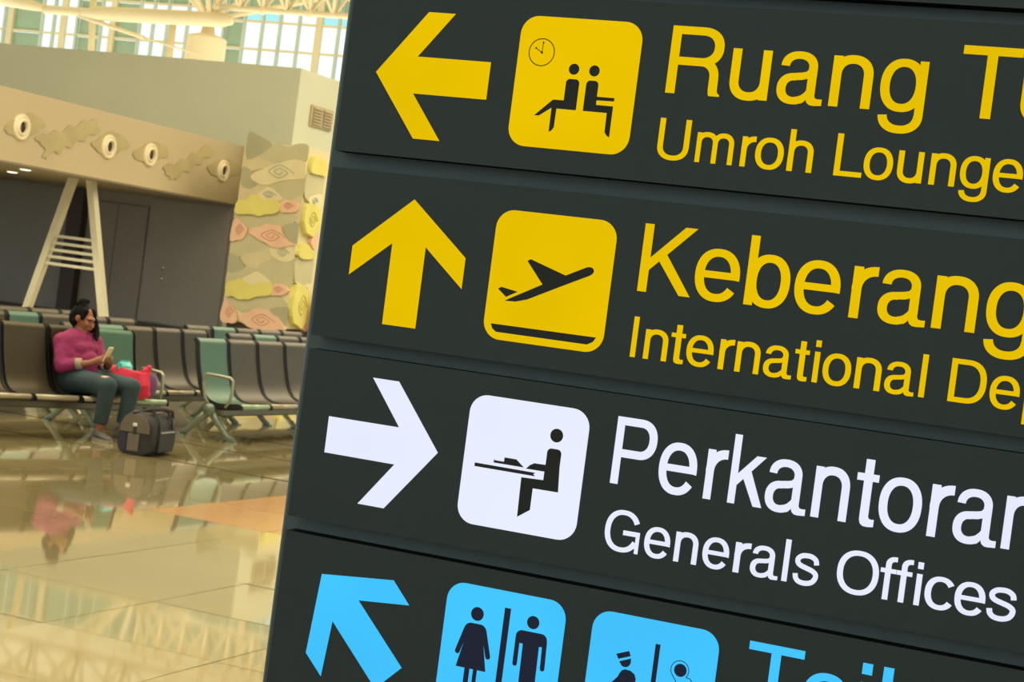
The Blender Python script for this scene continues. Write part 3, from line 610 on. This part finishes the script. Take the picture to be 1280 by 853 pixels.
# waiting lounge: clock and two seated figures
flat('clock', arcband(-1055.5, 2106, 20.2, 21.8, 0, 360, 48)+[line(-1055, 2105.5, -1054.4, 2121.5, 1.3), line(-1055, 2105.5, -1065.8, 2112, 1.3), disc(-1055, 2105.5, 2, 12), disc(-1054.4, 2121.2, 1.6, 8), disc(-1065.8, 2112, 1.5, 8)], 'ink_line', panels[1], FACE2)
flat('pictogram', [disc(-998.6, 2083.7, 8.6), disc(-965.1, 2083.5, 8.6), rrect(-1009, 2027, -987, 2068.4, 6.5),
   [(-1026.6, 2034.6), (-1009, 2034.7), (-987, 2040), (-987, 2021), (-1019, 2021), (-1027.5, 2021.6)], [(-1019, 2021.4), (-1019.3, 1992), (-1022.5, 1986.8), (-1027, 1984.2), (-1027.4, 2021.6)],
   [(-1026.6, 2034.6), (-1027.4, 2021.6), (-1046.7, 2007.9), (-1054.5, 2007.9)], rrect(-975.6, 2027, -955.6, 2068.4, 6.5), [(-975.6, 2044), (-975.6, 2021), (-936.6, 2021), (-927.5, 2031.8), (-955.2, 2032)], [(-975.6, 2044), (-955.6, 2044), (-955.2, 2032), (-975.6, 2030)],
   [(-957, 2044.6), (-927, 2044.6), (-927, 2039.4), (-957, 2038.8)], [(-936.6, 2031.6), (-927.5, 2031.8), (-927.4, 1984.2), (-932, 1986.5), (-936, 1991.5)]], 'ink', panels[1], FACE2)
# departures
nose = [(-929.5, 1777+0), (-926, 1774.2), (-923.6, 1778.5), (-924.2, 1781.8), (-927.5, 1783.8), (-932, 1784.2), (-936.5, 1783.2)]
flat('pictogram', [[(-1063.3, 1716.6), (-1045, 1717.4), (-1026.4, 1722.8), (-972.4, 1750), (-929.5, 1771.2), (-925.4, 1774), (-923.3, 1778), (-924.3, 1782), (-928, 1784.2), (-932.5, 1784.4), (-936.5, 1783.2), (-968.3, 1767.2), (-1004.2, 1749), (-1056, 1721)], [(-1028.7, 1785.7), (-1033.9, 1782.4), (-1004.2, 1749), (-968.3, 1767.2)],
   [(-1076.8, 1734.1), (-1071.4, 1737.5), (-1043.3, 1733), (-1061.8, 1722.7)], [(-1081.4, 1679), (-906, 1679), (-910.5, 1671.5), (-919.5, 1666.5), (-1071, 1666.8), (-1078, 1671.5)]], 'ink', panels[2], FACE2)
# offices: figure at a desk
flat('pictogram', [disc(-948.6, 1521.6, 10.6), rrect(-960.6, 1450, -937.2, 1500.8, 7), [(-961, 1474.2), (-937.2, 1474.2), (-934.4, 1435.6), (-976.3, 1435.2), (-997.5, 1449.4), (-961, 1450.6)], [(-997.5, 1449.4), (-976.3, 1449), (-976.3, 1401.5), (-996, 1387.6)],
   [(-991.8, 1463.6), (-986, 1470), (-979, 1474), (-960, 1474.4), (-960, 1463.8)], [(-1046.4, 1470.3), (-1044.8, 1468.7), (-1029.3, 1468.7), (-1029.3, 1475.4), (-1009.3, 1475.4), (-995.2, 1464.8), (-1046.4, 1464.8)], [(-1077.6, 1460.1), (-975, 1459.6), (-978.5, 1457.2), (-975, 1454.2), (-1077.6, 1454.4)]], 'ink', panels[3], FACE2)
# toilets: woman, divider, man
def capsule(x0, z0, x1, z1, r, n=6):
    t = math.degrees(math.atan2(z1-z0, x1-x0))
    return [(x0+r*math.cos(R(t+90+180*i/n)), z0+r*math.sin(R(t+90+180*i/n))) for i in range(n+1)]+[(x1+r*math.cos(R(t-90+180*i/n)), z1+r*math.sin(R(t-90+180*i/n))) for i in range(n+1)]
flat('pictogram', [disc(-1040.3, 1227.2, 10.8), rrect(-1059.5, 1186, -1021, 1212, 12), capsule(-1055.5, 1201, -1065.8, 1164.5, 4.2), capsule(-1025, 1201, -1014, 1164.5, 4.2), [(-1053, 1200), (-1027.5, 1200), (-1014.6, 1140.6), (-1065.4, 1140.6)],
   [(-1050.2, 1141), (-1041.5, 1141), (-1041.5, 1092), (-1050.2, 1092)], [(-1035.6, 1141), (-1028.8, 1141), (-1028.8, 1092), (-1035.6, 1092)], [(-996, 1245.5), (-985.6, 1245.5), (-985.6, 1092), (-996, 1092)],
   disc(-946.8, 1231.2, 10.2), rrect(-972.4, 1196, -920.6, 1216.4, 10), capsule(-968.6, 1205, -968.4, 1163.5, 3.8), capsule(-924, 1205, -922.6, 1163.5, 3.8), [(-959.4, 1205), (-932.4, 1205), (-931.4, 1136), (-958.4, 1136)],
   [(-958.4, 1140), (-948.6, 1140), (-948.6, 1092), (-958.4, 1092)], [(-941.2, 1140), (-931.4, 1140), (-931.4, 1092), (-941.2, 1092)]], 'ink_blue', panels[4], FACE2)
# customs officer, divider, swaddled baby
flat('pictogram', [[(-808, 1209.7), (-788.5, 1217.7), (-785.1, 1210.4), (-804, 1202.7)], [(-802.1, 1199.4), (-784, 1207.1), (-783.6, 1199.6), (-786, 1195), (-789.6, 1192.7), (-794, 1192.2), (-797.8, 1193.9)],
   [(-818, 1159), (-809, 1167), (-801.5, 1176), (-799, 1182), (-796, 1187), (-791, 1189.4), (-782, 1188.5), (-775.5, 1184.5), (-772.6, 1178), (-773.4, 1170), (-776, 1110), (-806, 1110), (-806, 1155)], [(-749, 1236.3), (-741.4, 1236.3), (-741.4, 1092), (-749, 1092)],
   disc(-706, 1204.5, 9.8), disc(-697.5, 1170, 16)] + [[(a[0], a[1]) for a in q] for q in arcband(-706.8, 1204.8, 13.2, 14.4, -40, 222, 40)] + [line(-717.2, 1195.6, -710.5, 1187, 1.3), line(-710.5, 1187, -720, 1160, 1.3), line(-696, 1195.8, -690, 1195, 1.3), line(-690, 1195, -678, 1183, 1.3), line(-678, 1183, -676, 1160, 1.3)], 'ink_blue', panels[4], FACE2)

# ------------------------------------------------------------------ beam seating
PROF = [(-.035, .955), (.0, .925), (.012, .86), (.035, .74), (.065, .62), (.105, .50), (.16, .41), (.235, .365), (.33, .352), (.44, .362), (.52, .372), (.556, .366), (.574, .345), (.572, .322)]
def offset_profile(pf, t):
    out = []
    for i, p in enumerate(pf):
        a = Vector(pf[max(0, i-1)]); b = Vector(pf[min(len(pf)-1, i+1)]); d = (b-a).normalized()
        out.append((p[0]-d.y*-t*-1*-1 if False else p[0]+d.y*t, p[1]-d.x*t))
    return out
def dense(pf, sub=3):
    pp = []; n = len(pf)
    for i in range(n-1):
        a, b, c, d = (Vector(pf[max(0, min(n-1, i+k))]) for k in (-1, 0, 1, 2))
        for k in range(sub):
            t = k/sub; q = .5*((2*b)+(c-a)*t+(2*a-5*b+4*c-d)*t*t+(3*b-a-3*c+d)*t**3); pp.append((q.x, q.y))
    pp.append(pf[-1]); return pp
PF = dense(PROF)
UNDER = offset_profile(PF, .028)
def shell_mesh(w, pf, under, name, dish=0):
    mb = MB(); ys = [0, .02, w/2, w-.02, w]
    top = [[(x-(dish if 0 < k < 4 else 0), y, z-(dish*.4 if 0 < k < 4 else 0)) for x, z in pf] for k, y in enumerate(ys)]
    bot = [[(x, y, z) for x, z in under] for y in ys]
    n = len(pf)
    for k in range(len(ys)-1):
        a, b = top[k], top[k+1]; c, d = bot[k], bot[k+1]
        mb.add(a+b, [(i, i+1, n+i+1, n+i) for i in range(n-1)])
        mb.add(c+d, [(n+i, n+i+1, i+1, i) for i in range(n-1)])
    for k in (0, len(ys)-1):
        mb.add(top[k]+bot[k], [((i, n+i, n+i+1, i+1) if k == 0 else (i+1, n+i+1, n+i, i)) for i in range(n-1)])
    for e in (0, n-1):
        mb.add([t[e] for t in top]+[t[e] for t in bot], [(i, i+1, 5+i+1, 5+i) for i in range(4)])
    me = mb.mesh(name)
    b = bmesh.new(); b.from_mesh(me); bmesh.ops.remove_doubles(b, verts=b.verts, dist=.0005); bmesh.ops.recalc_face_normals(b, faces=b.faces)
    for f in b.faces: f.smooth = True
    for e in b.edges:
        if len(e.link_faces) == 2 and e.calc_face_angle(0) > R(40): e.smooth = False
    b.to_mesh(me); b.free(); return me
mesh_cache = {}
def cached(key, fn):
    if key not in mesh_cache: mesh_cache[key] = fn()
    return mesh_cache[key]
BAND_T = offset_profile(PF, -.007); BAND_U = offset_profile(PF, .036)
def bench(label, loc, rz, pitch, colours, legs, arms, group='rows of linked airport seats'):
    t = thing('seat_bench', label, 'seat', loc, rz, group)
    n = len(colours); w = pitch-.062
    for i, c in enumerate(colours):
        me = cached(('shell', pitch, c), lambda: shell_mesh(w, PF, UNDER, 'seat_shell'))
        if not me.materials: me.materials.append(M['seat_green' if c == 'g' else 'seat_brown'])
        o = obj('seat_shell', me, None, t); o.location = (0, i*pitch+.031, 0)
        o['label'] = 'green perforated metal seat and back' if c == 'g' else 'dark brown-grey perforated metal seat and back'
        bm_ = cached('band', lambda: shell_mesh(.022, BAND_T, BAND_U, 'side_band'))
        if not bm_.materials: bm_.materials.append(M['band'])
        for y in (-.023, w+.001):
            b = obj('side_band', bm_, None, o); b.location = (0, y, 0)
        lip = cached(('lip', pitch, c), lambda: MB().tube([(.555, .0, .352), (.555, w, .352)], .026, 12).mesh('front_lip'))  # front edge, its highlight put into the pale colour
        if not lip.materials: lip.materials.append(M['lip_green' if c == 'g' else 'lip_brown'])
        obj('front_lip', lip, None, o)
    obj('beam', MB().box(.21, .02, .235, .37, n*pitch-.02, .31, .015), 'beam', t)
    for y in legs:
        h = (.23, y, .285)
        lg = obj('leg', MB().tube([h, (.12, y, .17), (.0, y, .055), (-.06, y, .012)], [.042, .034, .028, .03], 10), 'alu_green', t)
        obj('foot_pad', MB().box(-.1, y-.035, 0, -.02, y+.035, .014), 'alu_green', lg)
        lg = obj('leg', MB().tube([h, (.32, y, .18), (.44, y, .06), (.51, y, .012)], [.042, .034, .028, .03], 10), 'alu_green', t)
        obj('foot_pad', MB().box(.46, y-.035, 0, .55, y+.035, .014), 'alu_green', lg)
        obj('hub', MB().tube([(.23, y-.045, .285), (.23, y+.045, .285)], .06, 16), 'alu_green', t)
    for y in arms:
        loop = [(.22, y, .33), (.16, y, .40), (.13, y, .52), (.13, y, .60), (.155, y, .625), (.30, y, .622), (.42, y, .615), (.45, y, .59), (.455, y, .48), (.44, y, .39), (.40, y, .33)]
        obj('armrest', MB().tube(loop, .016, 8), 'alu', t)
    return t
bench('linked seats the seated woman sits on, two dark and one green seat in view', (-10.199, 12.671, 0), R(-15), .52, 'ddddg'[1:], [-.0+.08, 2.05], [2.08])
bench('linked seats behind the woman, starting with a dark seat then a green one', (-10.33, 14.45, 0), 0, .53, 'dgddd', [.02, 2.6], [])
bench('nearest right-hand linked seats with green end seat and armrest facing the aisle', (-9.325, 15.25, 0), 0, .58, 'gddd', [.01, 2.25], [-.005])
bench('far linked seats at left whose green back shows above the dark seats', (-11.42, 13.38, 0), 0, .55, 'dddgd', [.2, 2.5], [])
bench('far linked seats directly behind the A-shaped support legs', (-11.42, 16.25, 0), 0, .55, 'dd', [.1, 1.0], [])
bench('rearmost linked seats at left, only dark top edges visible', (-12.15, 14.7, 0), 0, .56, 'ddddd', [.2, 2.5], [])
bench('rearmost linked seats at right, one green top edge among dark ones', (-11.05, 17.8, 0), 0, .56, 'dgddd', [.2, 2.5], [])
bench('linked seats hidden behind the right-hand green end seat', (-10.2, 17.3, 0), 0, .55, 'dgdd', [.2, 2.0], [])

# ------------------------------------------------------------------ seated woman (local: x forward, y to her left, z up)
ANG = R(-15)
SX, SY = -9.572, 13.851
def world_of(p):
    c, s = math.cos(ANG), math.sin(ANG); return Vector((SX+p[0]*c-p[1]*s, SY+p[0]*s+p[1]*c, p[2]))
HEAD = Matrix.Translation((-.185, 0, 1.0)) @ Matrix.Rotation(R(14), 4, 'Z') @ Matrix.Rotation(R(17), 4, 'Y') @ Matrix.Translation((.185, 0, -1.0))   # bowed and turned to her left
def turn_head(mb, i0=0):
    mb.v[i0:] = [tuple(HEAD @ Vector(v)) for v in mb.v[i0:]]
    return mb
b = MB()
# trunk, neck, head
b.cone((-.10, 0, .50), (-.13, 0, .66), .155, .15); b.cone((-.13, 0, .66), (-.18, 0, .83), .15, .135)
b.cone((-.185, -.11, .845), (-.175, .11, .85), .075, .075); b.cone((-.185, 0, .86), (-.165, 0, .98), .06, .05)
ih = len(b.v)
b.ball((-.18, 0, 1.066), (.098, .076, .102)); b.ball((-.128, 0, 1.028), (.066, .060, .080)); b.ball((-.095, 0, .985), (.034, .036, .028))
b.cone((-.070, 0, 1.047), (-.044, 0, 1.018), .010, .016, 8)
b.ball((-.066, 0, .992), (.02, .026, .01)); b.ball((-.085, -.036, 1.03), (.03, .026, .028)); b.ball((-.085, .036, 1.03), (.03, .026, .028))
b.ball((-.088, 0, 1.078), (.03, .053, .022))
for s in (-1, 1): b.ball((-.175, s*.079, 1.05), (.024, .012, .034))
turn_head(b, ih)
# legs
for hip, knee, ank, toe in [((-.04, -.095, .49), (.42, -.105, .495), (.37, -.10, .095), (.58, -.13, .03)), ((-.04, .095, .49), (.485, .115, .50), (.44, .10, .11), (.63, .13, .03))]:
    b.cone(hip, knee, .098, .066); b.cone(knee, (knee[0]*.35+ank[0]*.65, (knee[1]+ank[1])/2, .25), .062, .054); b.cone((knee[0]*.35+ank[0]*.65, (knee[1]+ank[1])/2, .25), ank, .05, .036)
    b.cone(ank, (ank[0]-.02, ank[1], .05), .036, .034); b.cone((ank[0], ank[1], .05), (toe[0]-.09, toe[1], .032), .034, .018)
# arms
sR, eR, wR = (-.20, -.175, .83), (-.09, -.235, .60), (.115, -.085, .665)
sL, eL, wL = (-.17, .175, .84), (-.04, .215, .615), (.165, .085, .66)
hR, hL = (.185, -.03, .705), (.215, .045, .70)
for s, e, w, h in ((sR, eR, wR, hR), (sL, eL, wL, hL)):
    b.cone(s, e, .058, .044); b.cone(e, w, .042, .027); b.cone(w, h, .027, .034)
# fingers curl around the phone; thumb leaves the side of the palm
for h, sg in ((hR, 1), (hL, -1)):
    for q, ln in enumerate((.85, 1.0, .95, .75)):
        z0 = h[2]+.03-q*.021
        p0 = (h[0]+.015, h[1], z0); p1 = (h[0]+.05*ln+.005, h[1]+sg*.004, z0+.012); p2 = (h[0]+.055*ln, h[1]+sg*.03, z0+.022)
        b.cone(p0, p1, .0095, .0085, 8); b.cone(p1, p2, .0085, .007, 8)
    t0 = (h[0]-.005, h[1]+sg*.012, h[2]+.02); t1 = (h[0]+.012, h[1]+sg*.028, h[2]+.055); t2 = (h[0]+.02, h[1]+sg*.032, h[2]+.078)
    b.cone(t0, t1, .012, .010, 8); b.cone(t1, t2, .010, .008, 8)
body_me = remesh(b, 'person', .0065, 3)
woman = obj('person', body_me, 'skin')
tag(woman, 'woman in a magenta sweater and ripped jeans sitting and looking down at a phone', 'person')
woman.location = (SX, SY, 0); woman.rotation_euler = (0, 0, ANG)
j = MB()
j.cone((-.09, -.06, .50), (-.09, .06, .50), .155, .155); j.cone((-.10, 0, .56), (-.12, 0, .60), .16, .155)
for hip, knee, ank in [((-.04, -.095, .49), (.42, -.105, .495), (.372, -.10, .15)), ((-.04, .095, .49), (.485, .115, .50), (.442, .10, .165))]:
    j.cone(hip, knee, .118, .083); j.cone(knee, (knee[0]*.4+ank[0]*.6, (knee[1]+ank[1])/2, .29), .081, .07); j.tube([(knee[0]*.4+ank[0]*.6, (knee[1]+ank[1])/2, .29), ank], [.07, .061], 16)
jo = obj('jeans', remesh(j, 'jeans', .011, 4), 'jeans', woman)
rp = MB(); rp.ball((.385, -.112, .566), (.042, .05, .014), 12, 7)
obj('knee_rip', rp, 'rip', woman)
s = MB()
s.cone((-.10, 0, .54), (-.13, 0, .66), .168, .168); s.cone((-.13, -.03, .66), (-.175, -.03, .82), .158, .14); s.cone((-.13, .03, .66), (-.175, .03, .82), .158, .14); s.cone((-.19, -.115, .835), (-.175, .115, .84), .084, .084)
s.cone((-.06, -.06, .77), (-.06, .06, .77), .075, .075); s.cone((-.02, 0, .60), (-.03, 0, .66), .10, .11)
for sh, el, cu in ((sR, eR, (.03, -.146, .642)), (sL, eL, (.07, .147, .638))):
    s.cone(sh, el, .074, .064); s.tube([el, cu], [.064, .052], 16); s.ball(el, .064)
sw = obj('sweater', remesh(s, 'sweater', .011, 4), 'sweater', woman)
sub = sw.modifiers.new('folds', 'DISPLACE'); tx = bpy.data.textures.new('folds', 'CLOUDS'); tx.noise_scale = .09; sub.texture = tx; sub.strength = .022; sub.mid_level = .5
for c0, c1 in (((.018, -.155, .638), (.058, -.126, .65)), ((.06, .155, .635), (.10, .13, .645))):
    obj('cuff', MB().tube([c0, c1], [.055, .051], 18), 'cuff', woman)
hb = MB()
hb.ball((-.20, 0, 1.078), (.103, .088, .10)); hb.ball((-.225, 0, 1.05), (.085, .088, .11)); hb.ball((-.235, .0, 1.185), (.046, .052, .042)); hb.ball((-.215, .025, 1.20), (.028, .034, .026)); hb.ball((-.25, -.025, 1.165), (.035, .04, .03)); hb.ball((-.205, -.02, 1.165), (.03, .03, .03))
hb.cone((-.14, -.045, 1.13), (-.125, -.074, 1.06), .028, .014, 10); hb.cone((-.13, .045, 1.13), (-.09, .072, 1.05), .034, .022, 10); turn_head(hb); hb.cone((-.095, .10, 1.03), (-.08, .105, .97), .026, .03, 10)
hb.cone((-.08, .105, .97), (-.045, .09, .905), .032, .03, 10); hb.cone((-.045, .09, .905), (.0, .06, .86), .03, .012, 10); hb.cone((-.17, .09, 1.03), (-.10, .095, .95), .04, .032, 10)
hb.cone((-.17, -.088, 1.02), (-.165, -.085, .95), .018, .007, 8); hb.cone((-.235, .0, 1.0), (-.225, .03, .92), .05, .03, 10)
ho = obj('hair', remesh(hb, 'hair', .008, 3), 'hair', woman)
obj('hair_tie', turn_head(MB().tube([(-.235+.040*math.cos(a), .045*math.sin(a), 1.158) for a in [2*PI*i/16 for i in range(17)]], .012, 6)), 'hair_tie', woman)
for sg in (-1, 1):
    obj('eyelid', turn_head(MB().ball((-.069, sg*.033, 1.047), (.009, .015, .003), 10, 6)), 'eye', woman)
    obj('eyebrow', turn_head(MB().tube([(-.062, sg*.014, 1.072), (-.062, sg*.034, 1.077), (-.078, sg*.053, 1.068)], .0045, 6)), 'hair', woman)
obj('lips', turn_head(MB().ball((-.051, 0, .991), (.010, .021, .0075), 10, 6)), 'lips', woman)
obj('bracelet', MB().tube([Vector(wL)+Vector((.012*math.cos(a), .036*math.sin(a), .036*math.cos(a))) for a in [2*PI*i/14 for i in range(15)]], .012, 6), 'band', woman)
for ank, toe in (((.37, -.10), (.60, -.135)), ((.44, .10), (.66, .135))):
    d = Vector((toe[0]-ank[0], toe[1]-ank[1], 0)).normalized(); pz = Vector((-d.y, d.x, 0)); base = Vector((ank[0], ank[1], 0))-d*.06
    def sring(t, w, zt, zb): 
        c = base+d*t
        return [c+pz*(w*math.cos(a))+Vector((0, 0, (zt+zb)/2+(zt-zb)/2*math.sin(a))) for a in [2*PI*i/16 for i in range(16)]]
    up = MB().loft([sring(-.005, .02, .08, .03), sring(.01, .036, .105, .02), sring(.05, .042, .105, .02), sring(.10, .044, .088, .02), sring(.16, .048, .07, .02), sring(.215, .044, .056, .02), sring(.25, .03, .045, .02), sring(.262, .012, .038, .022)])
    up.smooth = True; so = obj('shoe', up, 'shoe', woman, True)
    def sol(z, k): return [tuple(base+d*t+pz*w*k*sg_+Vector((0, 0, z))) for t, w, sg_ in [(-.012, .022, 1), (.02, .04, 1), (.10, .042, 1), (.17, .05, 1), (.22, .046, 1), (.262, .026, 1), (.27, .01, 1), (.27, .01, -1), (.262, .026, -1), (.22, .046, -1), (.17, .05, -1), (.10, .042, -1), (.02, .04, -1), (-.012, .022, -1)]]
    obj('sole', MB().loft([sol(0.001, 1), sol(.026, 1.03)]), 'sole', so, True)
# phone in her hands
ph = thing('smartphone', 'ivory-cased smartphone held up in the woman\'s hands', 'phone', world_of((.228, -.004, .72)), ANG)
ph.rotation_euler = (0, R(22), ANG+R(18))
obj('case', MB().box(-.006, -.037, -.03, .006, .037, .118, .004), 'phone', ph)
obj('screen', MB().box(-.0075, -.033, -.024, -.006, .033, .112), 'phone_dark', ph)

# ------------------------------------------------------------------ bags
dbag = thing('duffel_bag', 'black and grey duffel bag standing on the floor beside the woman\'s feet', 'bag', (-8.55, 13.36, 0), R(8))
dbag.scale = (1.06, .74, 1.1)
def bagring(y, w, h, k=1.0):
    pts = []
    for i in range(28):
        a = 2*PI*i/28; c, s_ = sup(a, 3.6); z = h/2+h/2*s_
        ww = w*(1-.28*max(0, (z/h-.55)/.45)**1.6)
        pts.append((ww*c*k, y, max(0.003, z)))
    return pts
bl = MB().loft([bagring(-.335, .12, .25), bagring(-.325, .148, .30), bagring(-.28, .158, .325), bagring(-.1, .16, .32), bagring(.1, .158, .325), bagring(.28, .158, .33), bagring(.325, .148, .30), bagring(.335, .12, .25)])
bl.smooth = True
bo = obj('body', bl, 'bag', dbag, True); smooth_sharp(bo, 50)
# end flap and pocket facing the camera
fl = [(-.128, .175), (.128, .175), (.125, .225), (.09, .29), (.04, .312), (-.04, .312), (-.09, .29), (-.125, .225)]
obj('end_flap', MB().prism(fl, lambda u, w_, d_: (u, -.335-d_, w_), 0, .016), 'bag_grey', dbag, True)
obj('end_pocket', MB().box(-.055, -.352, .03, .045, -.333, .165, .006), 'bag_grey', dbag)
obj('navy_panel', MB().box(-.125, -.345, .025, -.062, -.333, .165, .004), 'bag_blue', dbag)
obj('buckle', MB().box(-.018, -.366, .222, .022, -.350, .248, .004), 'zip', dbag)
obj('buckle_strap', MB().box(-.012, -.358, .16, .016, -.350, .226, .003), 'bag', dbag)
obj('side_pocket', MB().box(.155, -.2, .03, .178, .2, .2, .01), 'bag', dbag)
obj('side_zip', MB().box(.1785, -.18, .184, .181, .18, .190), 'zip', dbag)
obj('top_panel', MB().loft([[(x, y, .331+.004*math.cos(x*20)) for x in (-.07, 0, .07)]+[(x, y, .318) for x in (.075, -.075)] for y in (-.27, -.1, .1, .27)]), 'bag_grey', dbag, True)
for y in (-.17, .17):
    hs = [(.168, y, .03), (.17, y, .16), (.15, y, .27), (.10, y, .335), (.03, y*.7, .36), (-.03, y*.6, .355)]
    obj('webbing_strap', MB().tube(hs, .014, 8, True, .6), 'bag', dbag)
obj('shoulder_strap', MB().tube([(-.05, -.3, .31), (.05, -.2, .35), (.11, 0, .36), (.13, .2, .345), (.1, .33, .30), (.08, .345, .2), (.1, .345, .06)], .016, 8), 'bag', dbag)

# red tote on the green seat, teal packet in its mouth
tb = world_of((.10, .375, .385))
tote = thing('tote_bag', 'crimson fabric tote lying on the green seat beside the woman', 'bag', tb, ANG+R(6))
def tring(z, wx, wy, dx=0, dy=0, ph_=0):
    return [(dx+wx*sup(2*PI*i/24, 2.8)[0]*(1+.07*math.sin(5*2*PI*i/24+ph_)), dy+wy*sup(2*PI*i/24, 2.8)[1]*(1+.06*math.sin(4*2*PI*i/24+ph_)), z+.012*math.sin(3*2*PI*i/24+ph_)) for i in range(24)]
tm = MB().loft([tring(.0, .24, .115), tring(.03, .27, .135, 0, 0, 1), tring(.11, .265, .14, .01, 0, 2), tring(.19, .25, .125, .0, .0, 1), tring(.25, .24, .09, .0, 0, 0), tring(.235, .2, .06, .0, 0, 0), tring(.2, .16, .04, .0, 0, 0)])
tm.smooth = True
obj('body', remesh(tm, 'body', .01, 3), 'red_bag', tote)
obj('ear', MB().cone((.18, .02, .21), (.235, .03, .285), .05, .026), 'red_bag', tote)
obj('side_gusset', remesh(MB().ball((.235, .06, .12), (.05, .10, .12)), 'side_gusset', .012, 2), 'purple', tote)
pk = thing('snack_packet', 'crinkled teal plastic packet poking out of the crimson tote', 'packet', world_of((.06, .37, .605)), ANG+R(20))
pm = MB().loft([[(wx*.5*math.cos(2*PI*i/20)*(1+.12*math.sin(i*2.3+z*40)), .11*(1-.15*abs(z-.04)*8)*math.sin(2*PI*i/20)*(1+.1*math.sin(i*1.7+z*60)), z) for i in range(20)] for z, wx in ((-.02, .09), (.02, .12), (.05, .10), (.075, .05), (.085, .02))])
obj('wrapper', pm, 'teal', pk, True)
obj('seal', MB().box(-.006, -.085, .08, .006, .085, .098), 'teal', pk)
